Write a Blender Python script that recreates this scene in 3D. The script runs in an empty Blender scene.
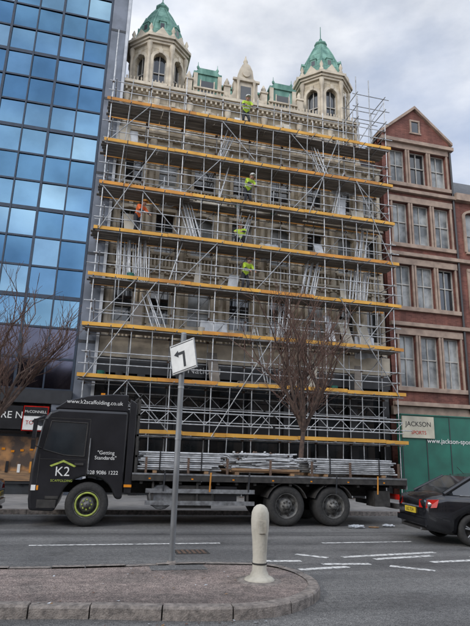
import bpy, bmesh, math, random
from mathutils import Vector, Matrix
random.seed(7)
S=bpy.context.scene
COL=S.collection

# ---------------------------------------------------------------- materials
def nmat(name,c1,c2=None,rough=.7,metal=0.,scale=3.,bump=0.,bscale=40.,detail=6.,contrast=(.35,.65),kind=None,spec=.5,stretch=None,grime=.6):
    m=bpy.data.materials.new(name);m.use_nodes=True
    n=m.node_tree.nodes;l=m.node_tree.links
    b=n['Principled BSDF']
    b.inputs['Roughness'].default_value=rough;b.inputs['Metallic'].default_value=metal
    b.inputs['Specular IOR Level'].default_value=spec
    tc=n.new('ShaderNodeTexCoord');mp=n.new('ShaderNodeMapping')
    l.new(tc.outputs['Object'],mp.inputs['Vector'])
    if stretch: mp.inputs['Scale'].default_value=stretch
    if c2 is None: c2=tuple(x*.75 for x in c1)
    nz=n.new('ShaderNodeTexNoise');nz.inputs['Scale'].default_value=scale;nz.inputs['Detail'].default_value=detail
    l.new(mp.outputs[0],nz.inputs['Vector'])
    cr=n.new('ShaderNodeValToRGB')
    cr.color_ramp.elements[0].position=contrast[0];cr.color_ramp.elements[1].position=contrast[1]
    cr.color_ramp.elements[0].color=(*c2,1);cr.color_ramp.elements[1].color=(*c1,1)
    l.new(nz.outputs['Fac'],cr.inputs['Fac'])
    col=cr.outputs['Color']
    def mul(a,b_,f):
        mx=n.new('ShaderNodeMix');mx.data_type='RGBA';mx.blend_type='MULTIPLY';mx.inputs['Factor'].default_value=f
        l.new(a,mx.inputs['A']);l.new(b_,mx.inputs['B']);return mx.outputs['Result']
    def noiseramp(vec,sc,det,p0,p1,a,b_):
        q=n.new('ShaderNodeTexNoise');q.inputs['Scale'].default_value=sc;q.inputs['Detail'].default_value=det;l.new(vec,q.inputs['Vector'])
        r=n.new('ShaderNodeValToRGB');r.color_ramp.elements[0].position=p0;r.color_ramp.elements[1].position=p1
        r.color_ramp.elements[0].color=(*a,1);r.color_ramp.elements[1].color=(*b_,1);l.new(q.outputs['Fac'],r.inputs[0]);return r.outputs[0]
    if kind in('brick','block'):
        sx=n.new('ShaderNodeSeparateXYZ');l.new(tc.outputs['Object'],sx.inputs[0])
        ad=n.new('ShaderNodeMath');ad.operation='ADD';l.new(sx.outputs[0],ad.inputs[0]);l.new(sx.outputs[1],ad.inputs[1])
        cb=n.new('ShaderNodeCombineXYZ');l.new(ad.outputs[0],cb.inputs[0]);l.new(sx.outputs[2],cb.inputs[1])
        bk=n.new('ShaderNodeTexBrick');l.new(cb.outputs[0],bk.inputs['Vector'])
        bk.inputs['Scale'].default_value=1.
        if kind=='brick':
            bk.inputs['Brick Width'].default_value=.225;bk.inputs['Row Height'].default_value=.075;bk.inputs['Mortar Size'].default_value=.006
            bk.inputs['Color1'].default_value=(1,1,1,1);bk.inputs['Color2'].default_value=(.62,.56,.56,1);bk.inputs['Mortar'].default_value=(1.1,1.2,1.2,1)
        else:
            bk.inputs['Brick Width'].default_value=.75;bk.inputs['Row Height'].default_value=.34;bk.inputs['Mortar Size'].default_value=.012
            bk.inputs['Color1'].default_value=(1,1,1,1);bk.inputs['Color2'].default_value=(.84,.83,.81,1);bk.inputs['Mortar'].default_value=(.5,.48,.45,1)
        col=mul(col,bk.outputs['Color'],1)
        mp2=n.new('ShaderNodeMapping');mp2.inputs['Scale'].default_value=(2.2,2.2,.35);l.new(tc.outputs['Object'],mp2.inputs[0])
        col=mul(col,noiseramp(mp2.outputs[0],1.2,7,.38,.6,(.5,.48,.46),(1,1,1)),grime)
    if kind=='asphalt':
        col=mul(col,noiseramp(tc.outputs['Object'],60,3,.36,.64,(.42,.42,.42),(1.75,1.75,1.72)),.9)
        col=mul(col,noiseramp(tc.outputs['Object'],14,5,.38,.62,(.78,.78,.78),(1.22,1.22,1.2)),.9)
        mp2=n.new('ShaderNodeMapping');mp2.inputs['Scale'].default_value=(.05,1.3,1);l.new(tc.outputs['Object'],mp2.inputs[0])
        col=mul(col,noiseramp(mp2.outputs[0],1,5,.38,.62,(.68,.68,.69),(1.2,1.2,1.2)),1)
        col=mul(col,noiseramp(tc.outputs['Object'],1.7,2,.33,.37,(.72,.72,.72),(1,1,1)),.8)
        rr=noiseramp(tc.outputs['Object'],.8,5,.35,.65,(.5,.5,.5),(.9,.9,.9));l.new(rr,b.inputs['Roughness'])
    l.new(col,b.inputs['Base Color'])
    if bump>0:
        nb=n.new('ShaderNodeTexNoise');nb.inputs['Scale'].default_value=bscale;nb.inputs['Detail'].default_value=5
        l.new(tc.outputs['Object'],nb.inputs['Vector'])
        bp=n.new('ShaderNodeBump');bp.inputs['Strength'].default_value=bump;bp.inputs['Distance'].default_value=.02
        l.new(nb.outputs['Fac'],bp.inputs['Height']);l.new(bp.outputs[0],b.inputs['Normal'])
    return m

M={}
M['asphalt']=nmat('asphalt',(.135,.133,.132),(.095,.094,.095),.75,0,.6,.6,80,kind='asphalt')
M['paving']=nmat('paving',(.28,.27,.26),(.19,.185,.18),.8,0,2,.3,60)
M['island']=nmat('island_tarmac',(.22,.175,.16),(.15,.125,.115),.85,0,1.6,.7,70,kind='asphalt')
M['kerb']=nmat('kerb_granite',(.28,.245,.22),(.13,.115,.105),.75,0,14,.6,60)
M['tar']=nmat('tar_seam',(.045,.045,.046),None,.6,0,9)
M['paint']=nmat('road_paint',(.66,.66,.64),(.22,.22,.22),.7,0,13,.2,60,contrast=(.40,.52))
M['stone']=nmat('cream_stone',(.60,.52,.39),(.49,.42,.31),.85,0,.9,.3,30,kind='block',grime=.4)
M['trim']=nmat('stone_trim',(.58,.51,.40),(.38,.33,.26),.85,0,2.2,.3,30)
M['brick']=nmat('red_brick',(.23,.088,.064),(.145,.058,.045),.85,0,1.2,.2,60,kind='brick')
M['sand']=nmat('sandstone',(.36,.27,.21),(.23,.17,.135),.85,0,2.5,.3,40)
M['copper']=nmat('verdigris_copper',(.18,.34,.275),(.06,.155,.125),.75,0,2.0,.3,20,stretch=(1.6,1.6,.35))
M['slate']=nmat('slate',(.09,.095,.11),(.05,.055,.06),.6,0,6)
M['winglass']=nmat('window_glass',(.03,.035,.04),(.012,.014,.016),.06,0,.8,spec=.9)
M['winpale']=nmat('window_blind',(.34,.35,.34),(.10,.11,.115),.25,0,1.1,spec=.6,contrast=(.4,.6))
M['frame']=nmat('window_frame',(.46,.44,.40),None,.6,0,5)
M['dframe']=nmat('dark_frame',(.03,.032,.036),None,.45,0,5)
M['black']=nmat('black_cladding',(.018,.018,.02),(.01,.01,.011),.35,0,3)
M['darkint']=nmat('dark_interior',(.03,.027,.025),(.008,.008,.008),.7,0,1.5)
def glassmat(name,c,r=.05):
    return nmat(name,c,tuple(x*.72 for x in c),r,1.,.45,.03,.7,contrast=(.38,.62))
M['g1']=glassmat('glass_blue',(.155,.28,.39))
M['g2']=glassmat('glass_blue_deep',(.10,.205,.31))
M['g3']=glassmat('glass_pale_reflection',(.25,.39,.48))  # paler tint: bright sky reflections put into the pane colour
M['g4']=glassmat('glass_dark_reflection',(.11,.11,.15),.08)  # lowest panes: dark reflections of buildings painted into the glass colour
M['mull']=nmat('dark_mullion',(.035,.05,.075),None,.4,.3,4)
M['pier']=nmat('grey_pier',(.17,.19,.23),(.10,.115,.14),.6,0,1.5)
M['piertrim']=nmat('pale_trim',(.50,.52,.55),None,.5,0,3)
M['galv']=nmat('galvanised_steel',(.40,.41,.42),(.20,.205,.21),.5,.4,5)
M['galv2']=nmat('galvanised_new',(.56,.57,.58),(.34,.35,.36),.45,.4,8)
M['rust']=nmat('rusty_coupler',(.16,.10,.07),(.07,.05,.04),.8,.2,20)
M['orange']=nmat('orange_toe_board',(.58,.25,.035),(.36,.155,.03),.7,0,1.7,.1,20)
M['yellow']=nmat('yellow_toe_board',(.66,.35,.055),(.46,.23,.035),.7,0,1.3,.1,20)
M['plank']=nmat('scaffold_plank',(.24,.21,.18),(.12,.105,.09),.85,0,3,.2,30,stretch=(.3,2,1))
M['ply']=nmat('pale_board',(.50,.46,.38),(.33,.30,.25),.8,0,2,.2,30,stretch=(1,1,.4))
M['sheet']=nmat('white_sheeting',(.62,.64,.66),(.42,.44,.46),.6,0,3,.3,9)
M['tpaint']=nmat('truck_black_paint',(.016,.016,.019),(.010,.010,.012),.28,0,3,.02,4,spec=.6)
M['cpaint']=nmat('car_black_paint',(.012,.013,.016),(.008,.008,.01),.12,0,3,spec=.8)
M['chassis']=nmat('chassis_grime',(.04,.037,.034),(.018,.017,.016),.75,0,8)
M['tyre']=nmat('tyre_rubber',(.032,.031,.03),(.018,.018,.018),.85,0,20)
M['rim']=nmat('wheel_rim',(.16,.16,.155),(.06,.058,.055),.6,.4,12)
M['lime']=nmat('lime_ring',(.40,.48,.08),(.2,.24,.05),.5,0,9)
M['alu']=nmat('aluminium_rail',(.28,.29,.30),(.14,.14,.145),.5,.5,8)
M['white']=nmat('white_paint',(.72,.72,.70),(.58,.58,.56),.5,0,5)
M['wood']=nmat('timber',(.30,.18,.09),(.16,.10,.06),.8,0,6,stretch=(.4,4,4))
M['red']=nmat('red_lens',(.45,.015,.01),None,.2,0,5)
M['amber']=nmat('amber_lens',(.7,.25,.02),None,.25,0,5)
M['plate']=nmat('yellow_plate',(.75,.55,.05),None,.4,0,5)
M['green']=nmat('green_hoarding',(.012,.13,.09),(.008,.085,.06),.5,0,1.1)
M['cream']=nmat('cream_banner',(.50,.47,.37),None,.6,0,2)
M['pole']=nmat('grey_pole',(.25,.26,.27),(.14,.145,.15),.5,.3,8,stretch=(1,1,.3))
M['bollard']=nmat('weathered_bollard',(.46,.435,.37),(.22,.20,.16),.75,0,4,.3,30,stretch=(1,1,.4),contrast=(.34,.56))
M['bark']=nmat('bark',(.13,.085,.065),(.06,.042,.035),.9,0,9,.4,40)
M['twig']=nmat('twigs',(.15,.085,.065),(.08,.05,.04),.9,0,9)
M['hivis']=nmat('hi_vis_lime',(.50,.68,.05),(.30,.44,.03),.7,0,6)
M['hiora']=nmat('hi_vis_orange',(.80,.16,.03),(.55,.09,.02),.7,0,6)
M['trousers']=nmat('dark_trousers',(.03,.032,.04),None,.85,0,6)
M['skin']=nmat('skin',(.48,.28,.20),None,.6,0,6)
M['boots']=nmat('boots',(.05,.035,.025),None,.8,0,6)
M['poster']=nmat('warm_poster',(.40,.21,.09),(.08,.06,.05),.3,0,1.6,contrast=(.42,.58))
M['plastic']=nmat('plastic_bag',(.55,.57,.6),(.3,.33,.36),.4,0,8)

# ---------------------------------------------------------------- mesh builder
class MB:
    def __init__(s): s.v=[];s.f=[];s.mi=[];s.mats=[];s.sm=[]
    def _m(s,k):
        if k not in s.mats: s.mats.append(k)
        return s.mats.index(k)
    def add(s,vs,fs,k,smooth=False):
        o=len(s.v);s.v+=[tuple(p) for p in vs];i=s._m(k)
        for f in fs: s.f.append(tuple(o+a for a in f));s.mi.append(i);s.sm.append(smooth)
    def poly(s,pts,k): s.add(pts,[tuple(range(len(pts)))],k)
    def hexa(s,c,k): s.add(c,[(0,3,2,1),(4,5,6,7),(0,1,5,4),(1,2,6,5),(2,3,7,6),(3,0,4,7)],k)
    def box(s,a,b,k):
        x0,y0,z0=a;x1,y1,z1=b
        s.hexa([(x0,y0,z0),(x1,y0,z0),(x1,y1,z0),(x0,y1,z0),(x0,y0,z1),(x1,y0,z1),(x1,y1,z1),(x0,y1,z1)],k)
    def fbox(s,fr,s0,s1,z0,z1,d0,d1,k):
        s.hexa([fr(s0,z0,d0),fr(s1,z0,d0),fr(s1,z0,d1),fr(s0,z0,d1),fr(s0,z1,d0),fr(s1,z1,d0),fr(s1,z1,d1),fr(s0,z1,d1)],k)
    def tube(s,p,q,r0,k,r1=None,n=6,smooth=True,cap=True):
        p=Vector(p);q=Vector(q);r1=r0 if r1 is None else r1
        d=(q-p)
        if d.length<1e-6:return
        d.normalize();a=d.orthogonal().normalized();b=d.cross(a)
        vs=[]
        for c,r in((p,r0),(q,r1)):
            for i in range(n):
                t=2*math.pi*i/n;vs.append(c+a*(r*math.cos(t))+b*(r*math.sin(t)))
        s.add(vs,[(i,(i+1)%n,n+(i+1)%n,n+i) for i in range(n)],k,smooth)
        if cap: s.add(vs,[tuple(range(n-1,-1,-1)),tuple(range(n,2*n))],k)
    def lathe(s,c,prof,n,k,axis='z',smooth=True,rot=0.,cap=True):
        vs=[]
        for r,h in prof:
            for i in range(n):
                t=2*math.pi*i/n+rot
                a,b=r*math.cos(t),r*math.sin(t)
                vs.append((c[0]+a,c[1]+b,c[2]+h) if axis=='z' else (c[0]+a,c[1]+h,c[2]+b))
        fs=[]
        for j in range(len(prof)-1):
            for i in range(n): fs.append((j*n+i,j*n+(i+1)%n,(j+1)*n+(i+1)%n,(j+1)*n+i))
        s.add(vs,fs,k,smooth)
        if cap: s.add(vs,[tuple(range(n)),tuple(range((len(prof)-1)*n,len(prof)*n))],k)
    def extr(s,pts,y0,y1,k):
        n=len(pts);vs=[(x,y0,z) for x,z in pts]+[(x,y1,z) for x,z in pts]
        s.add(vs,[(i,(i+1)%n,n+(i+1)%n,n+i) for i in range(n)]+[tuple(range(n-1,-1,-1)),tuple(range(n,2*n))],k)
    def build(s,name,parent=None,bevel=0):
        me=bpy.data.meshes.new(name);me.from_pydata(s.v,[],s.f)
        for k in s.mats: me.materials.append(M[k])
        me.polygons.foreach_set('material_index',s.mi);me.polygons.foreach_set('use_smooth',s.sm)
        me.update();o=bpy.data.objects.new(name,me);COL.objects.link(o)
        if parent:o.parent=parent
        if bevel:
            b=o.modifiers.new('bevel','BEVEL');b.width=bevel;b.segments=3;b.limit_method='ANGLE';b.angle_limit=math.radians(35)
        return o
def empty(name):
    e=bpy.data.objects.new(name,None);COL.objects.link(e);return e
def text(body,size,loc,k,parent,name,rot=(math.pi/2,0,0),align='CENTER',ext=.002):
    c=bpy.data.curves.new(name,'FONT');c.body=body;c.size=size;c.align_x=align;c.align_y='CENTER';c.extrude=ext
    t=bpy.data.objects.new('tmp',c);COL.objects.link(t)
    bpy.context.view_layer.update()
    me=bpy.data.meshes.new_from_object(t.evaluated_get(bpy.context.evaluated_depsgraph_get()))
    bpy.data.objects.remove(t)
    me.materials.clear();me.materials.append(M[k])
    o=bpy.data.objects.new(name,me);COL.objects.link(o);o.location=loc;o.rotation_euler=rot
    if parent:o.parent=parent
    return o

def window(w,g,fr,s0,s1,z0,z1,a0,a1,b0,b1,arch=0.,depth=.28,wall='stone',glass='winglass',frame='frame',surround=None,nm=1,trans=True,sill=True):
    """wall cell with a real opening. w=wall mesh, g=window mesh"""
    hw=(a1-a0)/2;c=(a0+a1)/2;spr=b1-hw*arch
    pts=[]
    N=10 if arch>0 else 1
    if arch>0:
        for i in range(N+1):
            t=math.pi*i/N;pts.append((c+hw*math.cos(t),spr+hw*arch*math.sin(t)))
    else: pts=[(a1,b1),(a0,b1)]
    if b0>z0: w.poly([fr(s0,z0,0),fr(s1,z0,0),fr(s1,b0,0),fr(s0,b0,0)],wall)
    w.poly([fr(s0,b0,0),fr(a0,b0,0),fr(a0,spr,0),fr(s0,spr,0)],wall)
    w.poly([fr(a1,b0,0),fr(s1,b0,0),fr(s1,spr,0),fr(a1,spr,0)],wall)
    w.poly([fr(s0,spr,0),fr(a0,spr,0),fr(a0,z1,0),fr(s0,z1,0)],wall)
    w.poly([fr(a1,spr,0),fr(s1,spr,0),fr(s1,z1,0),fr(a1,z1,0)],wall)
    for (p,q) in zip(pts[:-1],pts[1:]):
        w.poly([fr(p[0],p[1],0),fr(p[0],z1,0),fr(q[0],z1,0),fr(q[0],q[1],0)],wall)
    loop=[(a0,b0),(a1,b0)]+pts
    if arch==0: loop=[(a0,b0),(a1,b0),(a1,b1),(a0,b1)]
    for i in range(len(loop)):
        p=loop[i];q=loop[(i+1)%len(loop)]
        if p==q: continue
        w.poly([fr(p[0],p[1],0),fr(q[0],q[1],0),fr(q[0],q[1],depth),fr(p[0],p[1],depth)],wall)
    g.poly([fr(x,z,depth) for x,z in loop],glass)
    t=.05
    g.fbox(fr,a0,a0+t,b0,spr,depth-.06,depth-.003,frame);g.fbox(fr,a1-t,a1,b0,spr,depth-.06,depth-.003,frame)
    g.fbox(fr,a0+t,a1-t,b0,b0+t*1.4,depth-.06,depth-.003,frame)
    if arch==0: g.fbox(fr,a0+t,a1-t,b1-t,b1,depth-.06,depth-.003,frame)
    for i in range(nm):
        x=a0+(a1-a0)*(i+1)/(nm+1);g.fbox(fr,x-t*.4,x+t*.4,b0+t*1.4,b1-(.0 if arch else t)-.02,depth-.055,depth-.005,frame)
    if trans:
        zt=b0+(spr-b0)*(.5 if arch else .55);g.fbox(fr,a0+t,a1-t,zt-t*.5,zt+t*.5,depth-.065,depth-.006,frame)
    if sill: w.fbox(fr,a0-.1,a1+.1,b0-.12,b0-.003,-.12,.12,surround or wall)
    if surround:
        sw=.16
        w.fbox(fr,a0-sw,a0-.003,b0,spr,-.07,.03,surround);w.fbox(fr,a1+.003,a1+sw,b0,spr,-.07,.03,surround)
        if arch>0:
            for (p,q) in zip(pts[:-1],pts[1:]):
                def o(pt,e):
                    dx=pt[0]-c;dz=(pt[1]-spr);L=math.hypot(dx,dz) or 1;return (pt[0]+dx/L*e,pt[1]+dz/L*e)
                p1,q1,p0,q0=o(p,sw),o(q,sw),o(p,.003),o(q,.003)
                w.hexa([fr(*p0,-.07),fr(*p1,-.07),fr(*p1,.03),fr(*p0,.03),fr(*q0,-.07),fr(*q1,-.07),fr(*q1,.03),fr(*q0,.03)],surround)
            w.fbox(fr,c-.09,c+.09,b1+.0,b1+sw+.1,-.12,.03,surround)
        else: w.fbox(fr,a0-sw,a1+sw,b1+.003,b1+sw,-.09,.03,surround)
def flat(y0): return lambda s,z,d:(s,y0+d,z)
def cornice(w,fr,s0,s1,z,h,proj,k):
    w.fbox(fr,s0,s1,z,z+h*.35,-proj*.4,.02,k)
    w.fbox(fr,s0,s1,z+h*.35,z+h*.65,-proj*.75,.02,k)
    w.fbox(fr,s0,s1,z+h*.65,z+h,-proj,.02,k)
    x=s0+.08
    while x<s1-.1:
        w.fbox(fr,x,x+.09,z+h*.02,z+h*.345,-proj*.7,-proj*.403,k);x+=.24

# ---------------------------------------------------------------- ground
g=MB();g.poly([(-300,-300,0),(300,-300,0),(300,300,0),(-300,300,0)],'asphalt');g.build('road')
p=MB()
p.box((-80,16.75,-.05),(80,60,.12),'paving')
x=-40
while x<40:
    p.box((x+.005,16.6,-.05),(x+.91,16.747,.125),'kerb');x+=.915
p.build('far_pavement')
p=MB();p.box((-80,-12,-.05),(80,-1.5,.12),'paving');p.box((-80,-1.497,-.05),(80,-1.35,.125),'kerb');p.build('near_pavement')
def island():
    near=[(-14,6.75),(-8,6.68),(-2,6.6),(0,6.42),(1.2,6.12),(1.9,6.1)]
    tip=[(2.3,6.25),(2.72,6.6),(2.98,6.98),(3.08,7.38),(3.07,7.8),(2.95,8.2),(2.7,8.5)]
    far=[(2.3,8.62),(1.6,8.72),(.26,8.55),(-1.06,8.6),(-6,8.75),(-14,8.85)]
    out=near+tip+far
    def smooth(pts):
        r=[pts[0]]
        for a,b in zip(pts[:-1],pts[1:]):
            r.append((a[0]*.75+b[0]*.25,a[1]*.75+b[1]*.25));r.append((a[0]*.25+b[0]*.75,a[1]*.25+b[1]*.75))
        return r+[pts[-1]]
    out=smooth(smooth(out))
    def inset(pts,e):
        r=[]
        for i,pt in enumerate(pts):
            a=Vector(pts[max(0,i-1)]);b=Vector(pts[min(len(pts)-1,i+1)]);d=(b-a).normalized()
            n=Vector((-d.y,d.x));r.append((pt[0]+n.x*e,pt[1]+n.y*e))
        return r
    inn=inset(out,.15)
    m=MB();m.poly([(x,y,.112) for x,y in inn],'island')
    L=[0]
    for a,b in zip(out[:-1],out[1:]): L.append(L[-1]+math.dist(a,b))
    def at(pts,s):
        for i in range(len(L)-1):
            if L[i+1]>=s:
                t=(s-L[i])/(L[i+1]-L[i]+1e-9);return (pts[i][0]*(1-t)+pts[i+1][0]*t,pts[i][1]*(1-t)+pts[i+1][1]*t)
        return pts[-1]
    s=0
    while s<L[-1]-.1:
        e=min(s+random.choice([.55,.62,.75,.45]),L[-1]);sub=3
        dz=random.uniform(-.008,.008)
        for j in range(sub):
            a=s+(e-s-.016)*j/sub;b=s+(e-s-.016)*(j+1)/sub
            A,B,C,D=at(out,a),at(out,b),at(inn,b),at(inn,a)
            z=.128+dz
            A2=[A[0]*.86+D[0]*.14,A[1]*.86+D[1]*.14];B2=[B[0]*.86+C[0]*.14,B[1]*.86+C[1]*.14]
            A1=[A[0]*.97+D[0]*.03,A[1]*.97+D[1]*.03];B1=[B[0]*.97+C[0]*.03,B[1]*.97+C[1]*.03]
            m.hexa([(*A,-.02),(*B,-.02),(*C,-.02),(*D,-.02),(*A1,z-.025),(*B1,z-.025),(*C,z-.025),(*D,z-.025)],'kerb')
            m.add([(*A1,z-.0249),(*B1,z-.0249),(*B2,z),(*A2,z),(*C,z),(*D,z),(*C,z-.0249),(*D,z-.0249)],[(0,1,2,3),(3,2,4,5)],'kerb')
            if j==0: m.add([(*A1,z-.0249),(*A2,z),(*D,z),(*D,z-.0249)],[(0,1,2,3)],'kerb')
            if j==sub-1: m.add([(*B1,z-.0249),(*B2,z),(*C,z),(*C,z-.0249)],[(0,1,2,3)],'kerb')
        s=e
    m.poly([(.95,8.15,.116),(1.75,8.15,.116),(1.75,8.52,.116),(.95,8.52,.116)],'asphalt')
    m.build('traffic_island')
island()
mk=MB();Z=.004
def stripe(x0,y0,x1,y1,w,k='paint',z=None):
    z=z or Z
    d=Vector((x1-x0,y1-y0)).normalized();n=Vector((-d.y,d.x))*w/2
    mk.poly([(x0+n.x,y0+n.y,z),(x0-n.x,y0-n.y,z),(x1-n.x,y1-n.y,z),(x1+n.x,y1+n.y,z)],k)
for a,b in((-8,-4.5),(-.95,2.65),(4.8,6.95),(9.2,12.5),(14.5,18)): stripe(a,11.2,b,11.3,.1)
mk.build('lane_marking')
mk=MB()
pr=[(2.95,9.35,3.6,9.3),(3.85,9.0,4.7,8.95),(3.3,8.6,4.2,8.75),(5.0,9.35,6.3,9.6),(3.75,9.95,4.2,9.55),(4.5,9.6,6.6,9.95),(4.95,8.75,5.5,8.3),(5.9,9.0,6.8,9.1),(7.0,9.4,7.9,9.5),(6.4,8.3,7.6,8.5)]
for q in pr: stripe(*q,.14)
mk.build('junction_marking')
mk=MB()
pts=[(-6,12.6)]
while pts[-1][0]<14: pts.append((pts[-1][0]+.5,pts[-1][1]+random.uniform(-.05,.05)))
for a,b in zip(pts[:-1],pts[1:]): stripe(a[0],a[1],b[0],b[1],.03,'tar',.0025)
mk.build('tar_seams')
mk=MB()
mk.box((1.6,10.1,.0),(2.2,10.55,.007),'chassis')
for i in range(6): mk.box((1.64+i*.09,10.13,.0072),(1.69+i*.09,10.52,.012),'rust')
mk.box((8.6,9.9,.0),(9.2,10.3,.007),'chassis')
mk.build('manhole_cover')

# ---------------------------------------------------------------- glass office
e=empty('glass_office_building')
gp=MB();mu=MB();st=MB()
Y=22.5;CW=1.08;RH=1.27
x1=-1.0
zs=[4.0+RH*i for i in range(26)]
ncol=18
for j,z in enumerate(zs):
    for i in range(ncol):
        xr=x1-i*CW;xl=xr-CW
        if z<6.3:k='g4'
        else:
            t=random.random()
            k='g2' if j%3==1 else ('g1' if t<.72 else ('g3' if t<.84 else 'g2'))
            if z<14 and random.random()<.4:k='g3'
        a,b,c=[random.uniform(-1,1) for _ in range(3)]
        f=lambda sx,sz:Y+.02+.009*(a*.3+b*sx+c*sz)
        gp.poly([(xl,f(-1,-1),z),(xr,f(1,-1),z),(xr,f(1,1),z+RH),(xl,f(-1,1),z+RH)],k)
for i in range(ncol+1):
    x=x1-i*CW;wd=.03 if i%2 else .05
    mu.box((x-wd,Y-.05,4.0),(x+wd,Y-.002,4+RH*26),'mull')
for j,z in enumerate(zs):
    h=.04 if j%3 else .08
    mu.box((x1-CW*ncol,Y-.03,z-h),(x1,Y-.003,z+h),'mull')
st.box((x1-CW*ncol,Y+.1,.12),(x1+.0,Y+18,4+RH*26+.5),'dframe')
st.box((-.935,Y-.1,.12),(-.25,Y+12,38),'pier')
st.box((-.247,Y-.16,.12),(-.12,Y+12,38),'piertrim')
for k in range(9):
    z=6+k*3.81;st.box((-.93,Y-.115,z),(-.26,Y-.1035,z+.12),'dframe')
gp.build('glass_panels',e);mu.build('mullions',e);st.build('structure',e)
gf=MB()
gf.box((-20,21.9,3.45),(-.94,22.44,3.97),'dframe')
for x in (-8.2,-4.6,-1.35): gf.box((x-.3,21.95,.12),(x+.3,22.4,3.447),'pier')
gf.box((-20,22.40,.12),(-.95,22.43,3.44),'winglass')
gf.build('shopfront',e)
sg=MB()
sg.box((-6,21.70,2.45),(-2.62,21.89,3.3),'black')
sg.box((-2.6,21.72,2.4),(-1.7,21.89,3.32),'red');sg.box((-2.56,21.69,2.44),(-1.74,21.717,3.28),'white')
sg.box((-2.56,21.675,2.95),(-1.74,21.687,3.28),'black')
sg.build('shop_fascia',e)
text('MORE NI',.36,(-3.22,21.69,2.95),'white',e,'fascia_lettering')
text('McCONNELL',.135,(-2.15,21.67,3.1),'white',e,'agent_lettering')
text('TO LET',.2,(-2.15,21.685,2.7),'red',e,'agent_lettering_2')
po=MB()
po.box((-6.5,22.30,.5),(-1.75,22.33,2.3),'dframe')
po.box((-6.4,22.27,.6),(-1.85,22.297,2.2),'poster')
for i in range(9): po.box((-4.9+i*.33,22.25,1.62+.04*(i%3)),(-4.78+i*.33,22.267,1.70+.04*(i%3)),'amber')
po.box((-6.4,22.24,.6),(-1.85,22.263,.95),'wood')
for i in range(6): po.box((-4.3+i*.42,22.215,.9),(-4.2+i*.42,22.237,1.2+.1*(i%2)),['black','white','orange'][i%3])
po.build('window_poster',e)

# ---------------------------------------------------------------- stone building
e=empty('victorian_stone_building')
w=MB();gl=MB();fr=flat(22.9)
PZ=18.35
bays=[(-.1,1.5),(1.5,3.1),(3.1,5.0),(5.0,6.9),(6.9,8.8),(8.8,10.5),(10.5,12.0),(12.0,13.2)]
floors=[(6.4,9.7),(9.7,13.0),(13.0,16.3)]
for fi,(z0,z1) in enumerate(floors):
    for bi,(a,b) in enumerate(bays):
        c=(a+b)/2;hw=.52 if bi in(2,3,4) else .44
        if bi==7:hw=.35
        window(w,gl,fr,a,b,z0,z1,c-hw,c+hw,z0+.75,z1-.55,arch=1. if fi!=1 else (.0 if bi%2 else .5),surround='trim',glass=random.choice(['winglass','winglass','winpale']))
    cornice(w,fr,-.1,13.2,z1-.28,.3,.35,'trim')
for a,b in bays[:7]:
    window(w,gl,fr,a,b,16.3,PZ+.2,(a+b)/2-.4,(a+b)/2+.4,16.8,17.95,arch=1.,surround='trim')
cornice(w,fr,-.1,12.0,PZ,.45,.5,'trim')
for a in [b[0] for b in bays]+[13.2]:
    for (z0,z1) in floors+[(16.3,PZ+.25)]:
        if z0>16 and a>12.1: continue
        xa=min(max(a,.05),13.05)
        w.lathe((xa,22.78,z0+.02),[(.15,0),(.15,.25),(.11,.3),(.10,z1-z0-.75),(.16,z1-z0-.55),(.17,z1-z0-.35)],10,'trim')
for (z0,z1) in floors:
    for a,b in bays:
        x=a+.28
        while x<b-.25:
            w.lathe((x,22.72,z0+.05),[(.035,0),(.055,.15),(.03,.35),(.045,.5)],6,'trim');x+=.16
        w.box((a+.2,22.64,z0+.56),(b-.2,22.80,z0+.63),'trim')
w.box((-.1,22.55,5.55),(13.2,22.89,6.38),'trim')
w.box((-.1,22.6,4.9),(13.2,22.95,5.54),'black')
for i in range(9):
    x=.1+i*1.6;w.box((x-.16,22.55,.12),(x+.16,22.9,4.89),'black')
w.box((-.1,23.0,.12),(13.2,23.05,4.9),'winglass')
w.box((-.1,22.7,2.6),(13.2,22.99,3.0),'black')
w.box((-.1,23.2,.1),(13.2,30,16.28),'darkint')
w.box((-.1,23.2,16.282),(12.0,30,PZ+.1),'stone')
w.box((12.0,23.0,16.3),(13.2,30,16.7),'slate')
w.build('walls',e)
text('National',.42,(4.35,22.59,5.2),'white',e,'fascia_lettering')
r=MB();B=PZ+.45
r.hexa([(2.9,23.3,B),(9.1,23.3,B),(9.1,27,B),(2.9,27,B),(3.1,24.3,B+1.9),(8.9,24.3,B+1.9),(8.9,27,B+1.9),(3.1,27,B+1.9)],'copper')
r.box((2.8,24.2,B+1.905),(9.2,24.4,B+2.02),'copper')
for x in (3.95,7.95):
    r.box((x-.62,23.05,B),(x+.62,24.2,B+1.5),'copper')
    r.box((x-.72,22.98,B+1.503),(x+.72,24.3,B+1.63),'copper')
    r.extr([(x-.6,B+1.633),(x+.6,B+1.633),(x+.45,B+1.85),(x-.45,B+1.85)],23.0,24.3,'copper')
    r.box((x-.32,23.035,B+.25),(x+.32,23.046,B+1.15),'winglass')
    r.box((x-.38,23.02,B+.2),(x-.323,23.049,B+1.2),'trim');r.box((x+.323,23.02,B+.2),(x+.38,23.049,B+1.2),'trim')
    for dx in(-.62,.62): r.box((x+dx-.1,22.95,B),(x+dx+.1,23.045,B+1.5),'trim')
    for dx in(-.5,.5): r.lathe((x+dx,23.1,B+1.853),[(.05,0),(.08,.1),(.02,.2),(.01,.4)],6,'copper')
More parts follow.
